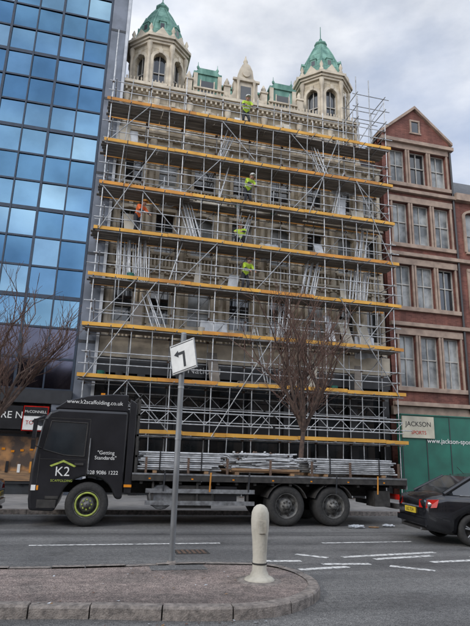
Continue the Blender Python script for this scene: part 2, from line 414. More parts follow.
for x in (3.0,4.95,6.9,8.85):
    r.box((x-.16,22.85,B),(x+.16,23.2,B+.95),'trim');r.box((x-.2,22.8,B+.953),(x+.2,23.25,B+1.05),'trim')
    r.lathe((x,23.02,B+1.053),[(.12,0),(.06,.08),(.14,.22),(.08,.36),(.02,.5)],8,'trim')
x=-.0
while x<12:
    if not(5.0<x<6.8): r.lathe((x,22.75,B),[(.04,0),(.06,.12),(.03,.3),(.045,.42)],6,'trim')
    x+=.17
for a,b in((3.2,4.75),(7.1,8.65)): r.box((a,22.66,B+.423),(b,22.84,B+.5),'trim')
r.build('roof',e)
c=MB();X=5.9;o=B-19.5+.0
c.extr([(X-.95,19.5+o),(X+.95,19.5+o),(X+.95,19.9+o),(X+.72,20.0+o),(X+.62,20.3+o),(X+.62,20.95+o),(X+.4,21.15+o),(X+.34,21.6+o),(X+.2,21.9+o),(X,22.05+o),(X-.2,21.9+o),(X-.34,21.6+o),(X-.4,21.15+o),(X-.62,20.95+o),(X-.62,20.3+o),(X-.72,20.0+o),(X-.95,19.9+o)],22.8,23.25,'trim')
c.box((X-.7,22.68,20.85+o),(X+.7,22.797,20.97+o),'trim')
for dx in (-.42,.42): c.lathe((X+dx,22.72,19.55+o),[(.08,0),(.06,.1),(.055,1.1),(.09,1.28)],8,'trim')
c.box((X-.27,22.785,19.8+o),(X+.27,22.797,20.6+o),'winglass')
c.lathe((X,22.78,21.35+o),[(.2,-.06),(.2,0.0)],12,'trim',axis='y')
c.lathe((X,23.0,22.0+o),[(.12,0),(.07,.1),(.13,.24),(.07,.38),(.02,.6)],8,'trim')
for dx in(-.85,.85): c.lathe((X+dx,23.0,19.9+o),[(.1,0),(.06,.1),(.12,.25),(.05,.4),(.02,.65)],8,'trim')
c.build('central_gable',e)
def tower(cx,cy,nm,zo):
    t=MB();A=1.3
    R=A/math.cos(math.pi/8)
    hs=A*math.tan(math.pi/8)
    for k in range(8):
        th=math.radians(-90+45*k);n=(math.cos(th),math.sin(th));tg=(-n[1],n[0])
        f=lambda s,z,d,n=n,tg=tg:(cx+n[0]*(A-d)+tg[0]*s,cy+n[1]*(A-d)+tg[1]*s,z+zo)
        window(t,gl,f,-hs,hs,19.5,22.6,-.32,.32,20.05,21.75,arch=1.,depth=.2,surround='trim')
        window(t,gl,f,-hs,hs,16.3-zo,19.5,-.28,.28,17.1-zo,18.75,arch=1.,depth=.2,surround='trim')
        t.fbox(f,-hs-.02,hs+.02,19.35,19.48,-.14,.0,'trim');t.fbox(f,-hs-.06,hs+.06,19.482,19.6,-.26,.0,'trim')
        t.fbox(f,-hs-.04,hs+.04,22.3,22.42,-.12,.0,'trim');t.fbox(f,-hs-.08,hs+.08,22.423,22.55,-.2,.0,'trim');t.fbox(f,-hs-.12,hs+.12,22.553,22.7,-.3,.0,'trim')
        a=[f(-.42,22.703,-.16),f(.42,22.703,-.16),f(0,23.25,-.16)];b=[f(-.42,22.703,.35),f(.42,22.703,.35),f(0,23.25,.6)]
        t.add(a+b,[(0,1,2),(3,5,4),(0,3,4,1),(1,4,5,2),(2,5,3,0)],'trim')
        th2=th+math.pi/8;px=cx+math.cos(th2)*(R+.05);py=cy+math.sin(th2)*(R+.05)
        t.lathe((px,py,19.6+zo),[(.13,0),(.13,.25),(.085,.32),(.08,2.25),(.13,2.4),(.14,2.69)],8,'trim')
        t.lathe((px,py,22.703+zo),[(.12,0),(.12,.25),(.05,.33),(.11,.5),(.02,.75)],6,'trim')
    t.build('tower_'+nm,e)
    d=MB();q=22.7+zo
    prof=[(1.34,.3),(1.26,.65),(1.12,1.15),(.88,1.75),(.58,2.35),(.34,2.75)]
    d.lathe((cx,cy,q),[(1.42,0),(1.42,.12)]+prof+[(.28,2.86),(.36,2.94),(.36,3.02),(.16,3.1)],8,'copper',smooth=False,rot=math.pi/8)
    for k in range(8):
        th=math.pi/8+k*math.pi/4
        for (r0,h0),(r1,h1) in zip(prof[:-1],prof[1:]):
            d.tube((cx+r0*math.cos(th),cy+r0*math.sin(th),q+h0),(cx+r1*math.cos(th),cy+r1*math.sin(th),q+h1),.045,'copper',n=5)
    for (r_,h_) in prof[1:-1]:
        d.lathe((cx,cy,q+h_),[(r_+.012,-.012),(r_+.012,.012)],8,'copper',smooth=False,rot=math.pi/8,cap=False)
    d.lathe((cx,cy,q+3.05),[(.12,0),(.06,.15),(.1,.3),(.03,.4),(.02,1.2)],8,'copper')
    for th in (-math.pi/2,0,math.pi,-math.pi/4,-3*math.pi/4):
        n=(math.cos(th),math.sin(th));tg=(-n[1],n[0])
        f=lambda s,z,dd:(cx+n[0]*(1.15-dd)+tg[0]*s,cy+n[1]*(1.15-dd)+tg[1]*s,z+zo)
        d.fbox(f,-.16,.16,23.4,23.85,0,.5,'copper')
        a=[f(-.2,23.853,-.03),f(.2,23.853,-.03),f(0,24.15,-.03)];b=[f(-.2,23.853,.5),f(.2,23.853,.5),f(0,24.15,.6)]
        d.add(a+b,[(0,1,2),(3,5,4),(0,3,4,1),(1,4,5,2),(2,5,3,0)],'copper')
        d.fbox(f,-.1,.1,23.45,23.75,-.004,.01,'winglass')
    d.build('dome_'+nm,e)
tower(1.5,24.1,'west',-.95);tower(10.6,24.1,'east',-1.0)
gl.build('windows',e)

# ---------------------------------------------------------------- brick building
e=empty('red_brick_building')
w=MB();gl=MB();fr=flat(22.5)
rows=[(4.2,8.0,5.1,7.6),(8.0,11.6,9.0,11.2),(11.6,15.1,12.3,14.6),(15.1,18.1,15.7,17.7)]
cols=[(13.25,14.75,13.7,14.6),(14.75,15.98,14.85,15.85),(15.98,17.35,16.1,17.05)]
cols2=[(17.35,19.6,17.95,19.2),(19.6,21.85,20.2,21.4),(21.85,24.1,22.4,23.6)]
for ri,(z0,z1,b0,b1) in enumerate(rows):
    for (s0,s1,a0,a1) in cols:
        window(w,gl,fr,s0,s1,z0,z1,a0,a1,b0,b1,0,depth=.25,wall='brick',glass=random.choice(['winpale','winpale','winglass']),surround=None,nm=1,sill=False)
        w.fbox(fr,a0-.1,a0-.003,b0,b1,-.06,.03,'sand');w.fbox(fr,a1+.003,a1+.1,b0,b1,-.063,.03,'sand')
    w.fbox(fr,13.5,17.2,b1+.003,b1+.32,-.08,.02,'sand');w.fbox(fr,13.5,17.2,b0-.2,b0-.003,-.14,.02,'sand')
    if ri<3:
        for (s0,s1,a0,a1) in cols2:
            window(w,gl,fr,s0,s1,z0,z1,a0,a1,b0,b1,.4 if ri==2 else 0,depth=.25,wall='brick',glass=random.choice(['winpale','winglass']),surround='sand')
    w.fbox(fr,13.25,24.1,z0+.02,z0+.2,-.2,.02,'sand')
w.fbox(fr,13.25,24.1,3.8,4.2,0,.4,'sand')
w.extr([(13.25,18.1),(17.35,18.1),(17.35,18.6),(15.3,20.3),(13.25,18.6)],22.5,23.0,'brick')
for sgn in(-1,1):
    A=(15.3,20.45);B=(15.3+sgn*2.2,18.55)
    w.extr([A,B,(B[0],B[1]-.16),(A[0],A[1]-.18)],22.36,23.1,'sand')
w.fbox(fr,13.15,17.45,18.0,18.2,-.25,.0,'sand')
w.fbox(fr,14.95,15.65,18.75,18.83,-.06,.0,'sand');w.fbox(fr,15.1,15.5,18.85,19.5,-.012,.0,'winglass')
for a,b in((15.0,15.09),(15.51,15.6)): w.fbox(fr,a,b,18.84,19.5,-.05,.0,'sand')
w.fbox(fr,15.0,15.6,19.503,19.6,-.06,.0,'sand')
w.fbox(fr,17.35,24.1,15.1,15.5,-.3,.3,'sand')
w.box((13.25,22.76,.12),(24.1,32,15.0),'brick')
w.box((13.25,22.9,15.0),(13.5,30,18.3),'brick')
w.box((13.2,22.9,18.31),(17.4,30,18.5),'slate')
w.hexa([(17.36,22.8,15.5),(24.1,22.8,15.5),(24.1,30,15.5),(17.36,30,15.5),(17.36,25.5,18.2),(24.1,25.5,18.2),(24.1,27,18.2),(17.36,27,18.2)],'slate')
w.extr([(19.2,15.5),(21.2,15.5),(21.2,17.0),(20.2,17.9),(19.2,17.0)],22.45,22.75,'brick')
w.tube((17.3,22.42,4),(17.3,22.42,17.9),.06,'dframe')
w.build('walls',e);gl.build('windows',e)
h=MB()
h.box((13.25,22.0,.12),(24.1,22.3,3.75),'green')
x=13.3
while x<24: h.box((x,21.985,.12),(x+.04,21.997,3.7),'dframe');x+=1.22
h.box((13.25,21.95,.12),(24.1,21.984,.35),'dframe');h.box((13.25,21.94,3.753),(24.1,22.3,3.8),'green')
h.box((13.3,21.9,2.75),(14.9,21.98,3.7),'cream')
ho=h.build('green_hoarding')
text('www.jackson-sports.com',.3,(14.55,21.97,2.65),'white',ho,'hoarding_lettering',align='LEFT')
text('JACKSON',.3,(14.1,21.895,3.35),'black',ho,'banner_lettering');text('SPORTS',.22,(14.1,21.895,2.98),'red',ho,'banner_lettering_2')

# ---------------------------------------------------------------- street opposite (behind camera, seen in reflections)
e=empty('stone_terrace')
w=MB();gl=MB()
fr2=lambda s,z,d:(s,-12-d,z)
for i in range(-9,10):
    for j in range(3):
        window(w,gl,fr2,i*4.,i*4.+4,.12+j*3.6,.12+(j+1)*3.6,i*4+1.2,i*4+2.8,1.1+j*3.6,3.1+j*3.6,wall='sand',surround=None)
w.box((-36,-22,.1),(40,-12.35,11.0),'slate')
w.build('walls',e);gl.build('windows',e)

# ---------------------------------------------------------------- scaffold
e=empty('scaffolding')
tb=MB();dk=MB();ty=MB();cp=MB()
YF,YB=21.0,22.2
xs=[-.55+1.64*i for i in range(9)]
lv=[2.43+2*k for k in range(8)]
rt=.022
for i,x in enumerate(xs):
    for y in (YF,YB):
        j=random.uniform(-.03,.03)
        top=lv[-1]+random.uniform(1.1,2.3)+(1.4 if i in(0,8) else 0)
        tb.tube((x+j,y,.15),(x+j+random.uniform(-.05,.05),y+random.uniform(-.02,.02),top),rt,'galv' if random.random()<.6 else 'galv2')
        tb.box((x+j-.08,y-.08,.125),(x+j+.08,y+.08,.14),'rust')
        for z in lv:
            cp.box((x-.05,y-.05,z-.12),(x+.05,y+.04,z-.03),'rust')
            if random.random()<.6: cp.box((x-.045,y-.05,z+.94),(x+.045,y+.04,z+1.02),'rust')
for i in range(8):
    x=xs[i]+.82
    for seg in range(3):
        if random.random()<.75:
            za=lv[0]+seg*5.2-random.uniform(0,1.2);tb.tube((x+random.uniform(-.25,.25),YF-.05,max(.15,za)),(x+random.uniform(-.25,.25)*.2,YF-.05,min(lv[-1]+1.2,za+6)),.018,'galv')
for k,z in enumerate(lv):
    x0=xs[0]-.12 if k>0 else .95
    x1=xs[-1]+.26-(.0 if k<5 else .12)
    for y in(YF-.05,YB+.05):
        tb.tube((x0,y,z-.07),(x1,y,z-.07+random.uniform(-.02,.02)),rt,'galv')
        tb.tube((x0+random.uniform(-.35,.2),y,z+.98),(x1+random.uniform(-.2,.35),y,z+1.0),rt,'galv2')
        if y<YB:tb.tube((x0+random.uniform(-.35,.2),y,z+.52),(x1+random.uniform(-.2,.35),y,z+.55),rt,'galv2')
    x=x0+.1
    while x<x1:
        tb.tube((x,YF-.22-random.uniform(0,.25),z-.02),(x,YB+.25,z-.02),.02,'galv',cap=True);x+=.85
    for r_ in range(5):
        y=YF+.03+r_*.232
        x=x0-random.uniform(0,.2)
        while x<x1-.3:
            L=min(random.choice([2.4,3.0,3.9]),x1+.15-x)
            dz=random.uniform(0,.015)
            if random.random()<.93: dk.box((x,y,z+.012+dz),(x+L-.02,y+.205,z+.05+dz),'plank')
            x+=L
    x=x0-random.uniform(0,.15)
    while x<x1-.2:
        L=min(random.choice([1.7,2.4,3.0,3.9]),x1+.12-x)
        dz=random.uniform(-.02,.02);d2=random.uniform(-.025,.025)
        a,b=x,x+L-.012;za,zb=z-.01+dz,z-.01+dz+d2;hh=.14
        ty.hexa([(a,YF-.115,za),(b,YF-.115,zb),(b,YF-.08,zb),(a,YF-.08,za),(a,YF-.115,za+hh),(b,YF-.115,zb+hh),(b,YF-.08,zb+hh),(a,YF-.08,za+hh)],random.choice(['orange','yellow','yellow']));x+=L
    ty.box((x0,YB+.09,z+.05),(x1,YB+.12,z+.2),'orange')
    for xx in (x0+.25,x1-.25):
        for h in(.55,1.): tb.tube((xx,YF-.2,z+h),(xx,YB+.2,z+h),rt,'galv')
    if k<7:
        for b in range(8):
            t=random.random();xa,xb=xs[b],xs[b+1]
            if t<.16: tb.tube((xa,YF-.09,z),(xb,YF-.09,z+2.0),.02,'galv')
            elif t<.28: tb.tube((xb,YF-.1,z+.1),(xa,YF-.1,z+1.9),.02,'galv')
            if t>.75: tb.tube((xa,YB-.1,z),(xb,YB-.1,z+1.95),.02,'galv')
for (xa,za,xb,zb) in [(-.55,4.4,1.9,8.4),(12.6,4.4,9.9,8.6),(-.55,10.4,1.5,14.4),(12.6,10.4,10.9,14.4),(4.4,2.4,6.8,6.4),(8.5,12.4,10,16.4)]:
    tb.tube((xa,YF-.14,za),(xb,YF-.14,zb),.02,'galv')
def lattice(xa,xb,y,z,h=.45):
    tb.tube((xa,y,z),(xb,y,z),.024,'galv2');tb.tube((xa,y,z+h),(xb,y,z+h),.024,'galv2')
    n=int((xb-xa)/.45)
    for i in range(n):
        a=xa+(xb-xa)*i/n;b=xa+(xb-xa)*(i+1)/n
        tb.tube((a,y,z if i%2 else z+h),(b,y,z+h if i%2 else z),.015,'galv2',cap=False)
lattice(.9,6.9,YF-.12,2.85);lattice(7.0,12.7,YF-.12,2.85);lattice(.9,6.9,YB,3.6);lattice(7.0,12.7,YB,3.6)
for z in (17.9,18.6,19.3):
    for y in(YF,YB): tb.tube((10.9,y,z),(12.9,y,z),.022,'galv')
    for x in(11.1,12.6): tb.tube((x,YF-.2,z),(x,YB+.2,z),.022,'galv')
for x in(11.1,11.8): 
    for y in(YF,YB): tb.tube((x,y,16.4),(x,y,19.8+random.uniform(-.4,.6)),.024,'galv')
tb.tube((11.1,YF,16.5),(12.6,YF,19.1),.022,'galv')
def bundle(x0,x1,z,lean,n,y=21.5,L=1.8):
    for i in range(n):
        x=x0+(x1-x0)*(i+random.uniform(-.3,.3))/(n-1);yy=y+random.uniform(-.15,.15);l=L+random.uniform(-.25,.2)
        tb.tube((x,yy-.2,z+.06),(x+lean+random.uniform(-.08,.08),yy+.2,z+.06+l),.026,'galv2')
bundle(.3,1.6,8.43,-.1,20);bundle(3.3,3.8,10.43,-.5,9,L=1.9);bundle(8.2,8.9,8.43,.5,11);bundle(10.5,11.4,8.43,.35,12);bundle(5.1,5.6,10.43,.5,6)
bundle(10.9,11.5,10.43,.4,8);bundle(4.2,4.5,14.43,.6,5);bundle(2.0,2.5,6.43,-.6,4);bundle(9.3,9.7,14.43,-.4,5);bundle(7.2,7.5,6.43,.3,5)
for (x,z,dx) in((2.4,8.43,.7),(6.9,4.43,-.6),(9.9,12.43,.6),(4.4,12.43,.6)):
    for o in(0,.35): tb.tube((x,21.4+o,z),(x+dx,21.4+o,z+2.6),.025,'galv2')
    for i in range(10):
        f=i/10+.05;tb.tube((x+dx*f,21.4,z+2.6*f),(x+dx*f,21.75,z+2.6*f),.014,'galv2')
tb.build('tubes',e);dk.build('decks',e);ty.build('toe_boards',e);cp.build('couplers',e)
# stored materials on the lifts: stacked boards, leaning panels, sheeting tied to rails, tubs
cl=MB()
for k,z in enumerate(lv[1:],1):
    for _ in range(7):
        x=random.uniform(-.3,10.8);y=random.uniform(21.25,21.9);L=random.uniform(1.2,2.4);zz=z+.07
        for q in range(random.randint(2,5)):
            cl.box((x+random.uniform(-.1,.1),y,zz),(x+L,y+.22,zz+.038),random.choice(['plank','ply','wood']));zz+=.041
    for _ in range(4):
        x=random.uniform(-.3,11.6);wd=random.uniform(.2,.55);hh=random.uniform(1.0,1.7);ln=random.uniform(-.25,.25)
        cl.hexa([(x,21.75,z+.07),(x+wd,21.75,z+.07),(x+wd,21.78,z+.07),(x,21.78,z+.07),(x+ln,22.1,z+hh),(x+wd+ln,22.1,z+hh),(x+wd+ln,22.13,z+hh),(x+ln,22.13,z+hh)],random.choice(['ply','ply','sheet','plank']))
    for _ in range(3):
        x=random.uniform(0,12);cl.lathe((x,random.uniform(21.2,21.7),z+.065),[(.12,0),(.15,.28)],10,random.choice(['chassis','ply','green']))
for (x,z,w_,hh) in((1.9,13.3,1.1,.9),(6.6,11.2,.9,.8),(10.2,15.2,1.3,.9),(2.9,15.3,.9,.8),(11.2,7.2,1.0,1.0),(4.0,7.3,1.2,.8)):
    nx,nz=10,6;vs=[]
    for j in range(nz+1):
        for i in range(nx+1):
            vs.append((x+w_*i/nx+random.uniform(-.02,.02)*(1-j/nz),22.12+.05*math.sin(i*1.7+j*.6)+random.uniform(-.015,.015),z-hh*(1-j/nz)-.05*math.sin(i*.6)*(1-j/nz)))
    cl.add(vs,[(j*(nx+1)+i,j*(nx+1)+i+1,(j+1)*(nx+1)+i+1,(j+1)*(nx+1)+i) for j in range(nz) for i in range(nx)],'sheet',True)
cl.build('stored_materials',e)

# ---------------------------------------------------------------- trees
def tree(name,base,H,seed,spread=1.,r0=.09,first=.35,ang=1.):
    rnd=random.Random(seed);m=MB()
    def grow(p,d,L,r,lev):
        n=4 if lev<3 else 3
        q=Vector(p);dd=Vector(d)
        for i in range(n):
            wob=.05 if lev==0 else .13
            dd=(dd+Vector((rnd.uniform(-1,1),rnd.uniform(-1,1),rnd.uniform(-.2,.6)))*wob).normalized()
            nq=q+dd*(L/n);ra=max(.0055,r*(1-.35*i/n));rb=max(.005,r*(1-.35*(i+1)/n))
            m.tube(q,nq,ra,'bark' if lev<3 else 'twig',rb,n=7 if lev<2 else(4 if lev<4 else 3),cap=False)
            q=nq
            if lev>=1 and lev<5 and i<n-1 and rnd.random()<.8:
                sd=(dd+Vector((rnd.uniform(-1,1)*spread,rnd.uniform(-1,1)*spread,rnd.uniform(-.1,.7)))*.9*ang).normalized()
                grow(q,sd,L*rnd.uniform(.45,.65),rb*.55,lev+1)
        if lev<5:
            nb=2 if lev else 7
            for j in range(nb):
                if lev==0:
                    t=2*math.pi*(j+rnd.uniform(-.2,.2))/nb
                    sd=Vector((math.cos(t)*.55*spread,math.sin(t)*.5*spread,rnd.uniform(.8,1.4))).normalized()
                else: sd=(dd+Vector((rnd.uniform(-1,1)*spread,rnd.uniform(-1,1)*spread,rnd.uniform(0,.6)))*.7*ang).normalized()
                grow(q,sd,L*rnd.uniform(.62,.82),r*.6,lev+1)
    grow(base,(rnd.uniform(-.03,.03),0,1),H*first,r0,0)
    m.build(name)
tree('bare_tree',(6.7,17.4,.1),7.7,3,1.1,.11,.32)
tree('bare_tree.001',(-2.9,17.6,.1),7.2,11,1.1,.10,.33)

# ---------------------------------------------------------------- truck
e=empty('flatbed_truck')
Y0,Y1=13.8,16.3
c=MB()
arch=[(.64*math.cos(math.radians(a)),.5+.64*math.sin(math.radians(a))) for a in range(15,166,15)]
prof=[(.8,2.68),(-.85,2.68),(-1.05,2.6),(-1.17,2.4),(-1.28,1.62),(-1.31,1.3),(-1.32,.6),(-1.28,.36),(-.72,.34)]+arch[::-1]+[(.66,.62),(.8,.62)]
c.extr(prof,Y0,Y1,'tpaint')
c.build('cab',e,bevel=.07)
c=MB()
c.extr([(-.95,2.69),(-.7,2.88),(-.2,3.03),(.4,3.1),(.78,3.1),(.78,2.69)],Y0+.08,Y1-.08,'tpaint')
c.extr([(.83,.75),(1.0,.75),(1.0,2.9),(.83,3.0)],Y0+.03,Y0+.09,'tpaint')
c.extr([(.83,.75),(1.0,.75),(1.0,2.9),(.83,3.0)],Y1-.09,Y1-.03,'tpaint')
c.extr([(-1.17,2.52),(-1.45,2.38),(-1.45,2.34),(-1.15,2.44)],Y0+.1,Y1-.1,'tpaint')
c.build('wind_deflector',e,bevel=.03)
c=MB()
y=Y0-.006
for yy in(y,Y1+.006):
    c.poly([(-1.10,yy,1.72),(-.62,yy,1.60),(-.16,yy,1.58),(-.14,yy,2.36),(-.98,yy,2.38)],'winglass')
c.poly([(-1.275,Y0+.12,1.68),(-1.275,Y1-.12,1.68),(-1.175,Y1-.15,2.38),(-1.175,Y0+.15,2.38)],'winglass')
win=[(-1.10,1.72),(-.62,1.60),(-.16,1.58),(-.14,2.36),(-.98,2.38)]
for a,b in zip(win,win[1:]+win[:1]): c.tube((a[0],Y0-.006,a[1]),(b[0],Y0-.006,b[1]),.014,'chassis',n=5)
for a,b in(((-1.16,1.62),(-1.16,.95)),((-.08,2.45),(-.08,1.1)),((-1.16,1.5),(-.08,1.5)),((-1.0,2.45),(-.08,2.45))):
    c.tube((a[0],Y0-.001,a[1]),(b[0],Y0-.001,b[1]),.008,'chassis',n=4)
c.box((-.36,Y0-.035,1.38),(-.16,Y0-.003,1.43),'chassis')
c.box((-.95,Y0-.02,.62),(-.66,Y0+.2,.68),'chassis');c.box((-1.12,Y0-.012,.42),(-.7,Y0+.2,.6),'chassis')
c.box((-1.28,Y0-.012,.80),(-1.18,Y0+.1,.92),'white');c.box((-1.16,Y0-.014,.81),(-1.12,Y0+.1,.91),'amber')
c.box((-1.35,Y0+.25,.75),(-1.31,Y1-.25,1.5),'chassis')
# seat and steering wheel glimpsed as grab rails and sun blind behind glass line; door grab handle
c.tube((-.05,Y0-.03,1.2),(-.05,Y0-.03,2.0),.013,'alu')
for zz in(1.2,2.0): c.tube((-.05,Y0-.03,zz),(-.05,Y0+.01,zz),.013,'alu')
for yy in(Y0,Y1):
    s=-1 if yy==Y0 else 1
    c.tube((-1.1,yy,2.42),(-1.3,yy+s*.22,2.36),.015,'chassis');c.tube((-1.15,yy,1.75),(-1.3,yy+s*.22,1.8),.015,'chassis')
    c.box((-1.36,yy+s*.22-.1,1.95),(-1.28,yy+s*.22+.1,2.4),'tpaint');c.box((-1.36,yy+s*.22-.1,1.72),(-1.28,yy+s*.22+.1,1.92),'tpaint')
c.box((.1,Y0+.15,3.055),(.2,Y0+.25,3.12),'amber')
c.box((.82,Y0-.012,.9),(1.0,Y0+.02,.96),'amber')
c.build('cab_details',e)
text('www.k2scaffolding.co.uk',.135,(-.02,Y0+.07,2.87),'white',e,'deflector_lettering',ext=.004)
text('K2',.3,(-.62,Y0-.008,1.22),'white',e,'door_lettering');text('SCAFFOLDING',.075,(-.62,Y0-.008,1.02),'lime',e,'door_lettering_2')
lg=MB();lg.extr([(-.92,1.36),(-.62,1.49),(-.32,1.36),(-.36,1.33),(-.62,1.44),(-.88,1.33)],Y0-.009,Y0-.004,'lime');lg.build('door_logo',e)
text('"Getting\nStandards"',.12,(.34,Y0-.008,1.62),'white',e,'cab_lettering')
text('028 9086 1222',.12,(.30,Y0-.008,1.22),'white',e,'cab_phone_lettering')
b=MB()
for yy in(14.6,15.4): b.box((-1.0,yy,.72),(8.2,yy+.1,.98),'chassis')
b.box((1.02,Y0+.02,1.10),(8.4,Y1-.02,1.22),'plank')
b.box((1.0,Y0-.02,1.06),(8.42,Y0+.017,1.24),'chassis');b.box((1.0,Y0-.03,1.20),(8.42,Y0-.021,1.24),'alu');b.box((1.0,Y1-.017,1.06),(8.42,Y1+.02,1.24),'alu');b.box((8.423,Y0+.02,.95),(8.45,Y1-.02,1.24),'alu')
x=1.2
while x<8.3: b.box((x,Y0+.05,.985),(x+.07,Y1-.05,1.055),'chassis');x+=.48
for yy in (Y0+.06,14.4,15.05,15.7,Y1-.1): b.box((1.04,yy,1.225),(1.1,yy+.05,3.05),'chassis')
for z in(1.6,2.1,2.6,3.02): b.box((1.045,Y0+.06,z),(1.095,Y1-.06,z+.05),'chassis')
b.box((1.103,Y0+.1,1.225),(1.125,Y1-.1,2.0),'chassis')
for x in (1.3,2.35,3.35,4.5,5.65,6.75,8.2):
    for yy in(Y0+.03,Y1-.08): b.box((x,yy,1.24),(x+.05,yy+.05,1.62),'rust')
b.lathe((1.75,Y0+.12,.68),[(.28,0),(.30,.03),(.30,.55),(.28,.58)],16,'alu',axis='y')
b.box((2.15,Y0+.1,.42),(3.0,Y0+.65,.96),'chassis');b.box((3.1,Y0+.1,.5),(3.65,Y0+.6,.95),'tpaint')
for z in(.5,.78): b.box((1.35,Y0+.02,z),(4.1,Y0+.05,z+.1),'alu')
for x in(1.5,2.6,3.9): b.box((x,Y0+.055,.48),(x+.05,Y0+.09,1.05),'chassis')
b.box((7.5,Y0+.1,.5),(7.95,Y0+.6,.9),'chassis')
b.box((8.1,Y0+.05,.45),(8.2,Y1-.05,.58),'chassis');b.box((8.2,Y0+.1,.68),(8.24,Y0+.6,.82),'red');b.box((8.2,Y1-.6,.68),(8.24,Y1-.1,.82),'red')
for cx in(4.98,6.28):
    for s0 in range(20,160,14):
        a=math.radians(s0);a2=math.radians(s0+14)
        p=lambda r,t,y:(cx+r*math.cos(t),y,.5+r*math.sin(t))
        for ya,yb in((Y0+.05,Y0+.62),(Y1-.62,Y1-.05)):
            b.hexa([p(.56,a,ya),p(.585,a,ya),p(.585,a,yb),p(.56,a,yb),p(.56,a2,ya),p(.585,a2,ya),p(.585,a2,yb),p(.56,a2,yb)],'chassis')
for i in range(7): b.box((1.4+i*1.05,Y0-.024,1.10),(1.45+i*1.05,Y0-.0205,1.13),'amber')
# ratchet strap tails and ropes hanging over the side rail
for x in(1.75,2.9,3.9,6.3,7.5):
    b.hexa([(x,Y0-.034,.82),(x+.04,Y0-.034,.82),(x+.04,Y0-.031,.82),(x,Y0-.031,.82),(x+.02,Y0-.034,1.28),(x+.06,Y0-.034,1.28),(x+.06,Y0-.031,1.28),(x+.02,Y0-.031,1.28)],'orange' if x in(2.9,7.5) else 'dframe')
b.build('bed',e)
def wheel(m,cx,cy,cz,R,wd,ring,s=-1):
    q=lambda h:h*(-s)
    m.lathe((cx,cy,cz),[(R*.60,q(.03)),(R*.62,q(0.01)),(R*.86,q(0)),(R*.97,q(.04)),(R,q(.08)),(R,q(wd-.06)),(R*.9,q(wd)),(R*.5,q(wd))],32,'tyre',axis='y',cap=False)
    m.lathe((cx,cy,cz),[(R*.62,q(.004)),(R*.60,q(.0)),(R*.56,q(.12)),(R*.40,q(.14)),(R*.32,q(.04)),(R*.28,q(.02)),(R*.15,q(.0)),(R*.14,q(-.05)),(.01,q(-.055))],28,'rim',axis='y',cap=False)
    m.lathe((cx,cy,cz),[(R*.6,q(.2)),(.01,q(.2))],20,'chassis',axis='y',cap=False)
    for i in range(8):
        t=2*math.pi*i/8;m.tube((cx+R*.22*math.cos(t),cy+q(-.02),cz+R*.22*math.sin(t)),(cx+R*.22*math.cos(t),cy+q(.03),cz+R*.22*math.sin(t)),.02,'chassis' if not ring else 'lime',n=6)
        t+=.3;m.tube((cx+R*.47*math.cos(t),cy+q(.115),cz+R*.47*math.sin(t)),(cx+R*.47*math.cos(t),cy+q(.14),cz+R*.47*math.sin(t)),.035,'chassis',n=8)
    if ring:
        m.lathe((cx,cy,cz),[(R*.56,q(.03)),(R*.545,q(-.004)),(R*.48,q(-.004)),(R*.47,q(.03))],32,'lime',axis='y',cap=False)
wm=MB()
wheel(wm,0,Y0+.04,.5,.5,.3,True);wheel(wm,0,Y1-.04,.5,.5,.3,True,1)
for cx in(4.98,6.28): wheel(wm,cx,Y0+.06,.5,.5,.55,False);wheel(wm,cx,Y1-.06,.5,.5,.55,False,1)
for cx in(0,4.98,6.28): wm.tube((cx,Y0+.3,.5),(cx,Y1-.3,.5),.07,'chassis')
wm.build('wheels',e)
ld=MB()
def stack(xa,xb,z0,z1,yA,yB):
    z=z0
    while z<z1:
        y=yA
        while y<yB:
            j=random.uniform(-.12,.12)
            if y<yA+.2 or z>z1-.12:
                ld.tube((xa+j,y,z+random.uniform(-.006,.006)),(xb+j+random.uniform(-.25,.1),y+random.uniform(-.02,.02),z+random.uniform(-.006,.006)),.024,'galv2' if random.random()<.7 else 'galv',n=6)
            y+=.056
        z+=.05
for xa,xb,zt in((1.2,3.2,1.74),(5.75,8.15,1.72)):
    for x in(xa+.3,xb-.4): ld.box((x,Y0+.1,1.225),(x+.1,Y1-.1,1.30),'wood')
    stack(xa,xb,1.33,zt,Y0+.14,Y0+1.15);stack(xa,xb,1.33,zt-.05,Y0+1.25,Y1-.15)
    for x in(xa+.45,xb-.5):
        ld.box((x,Y0+.1,1.31),(x+.03,Y0+.105,zt+.01),'black');ld.box((x,Y0+.1,zt+.02),(x+.03,Y0+1.2,zt+.03),'black')
for x in(3.6,5.1): ld.box((x,Y0+.1,1.225),(x+.1,Y1-.1,1.30),'wood')
ld.box((3.5,Y0+.15,1.303),(5.35,Y1-.12,1.34),'wood')
ld.box((3.5,Y0+.11,1.343),(5.35,Y0+.14,1.40),'wood')
for i in range(280):
    x=random.uniform(3.45,4.6);y=random.choice([random.uniform(Y0+.16,Y0+.6),random.uniform(Y0+.2,Y1-.3)]);z=random.uniform(1.37,1.76)
    a=random.uniform(-.1,.1)
    ld.tube((x,y,z),(x+.8*math.cos(a),y+.5*math.sin(a),z+random.uniform(-.04,.05)),.022,random.choice(['galv','galv2','galv2']))
for i in range(60):
    x=random.uniform(3.6,5.2);y=random.uniform(Y0+.2,Y0+.8);z=random.uniform(1.62,1.8)
    ld.tube((x,y,z),(x+random.uniform(-.08,.08),y+random.uniform(-.08,.08),z+random.uniform(-.05,.05)),.03,random.choice(['galv','rust','galv2']),n=6)
ld.build('pole_load',e)

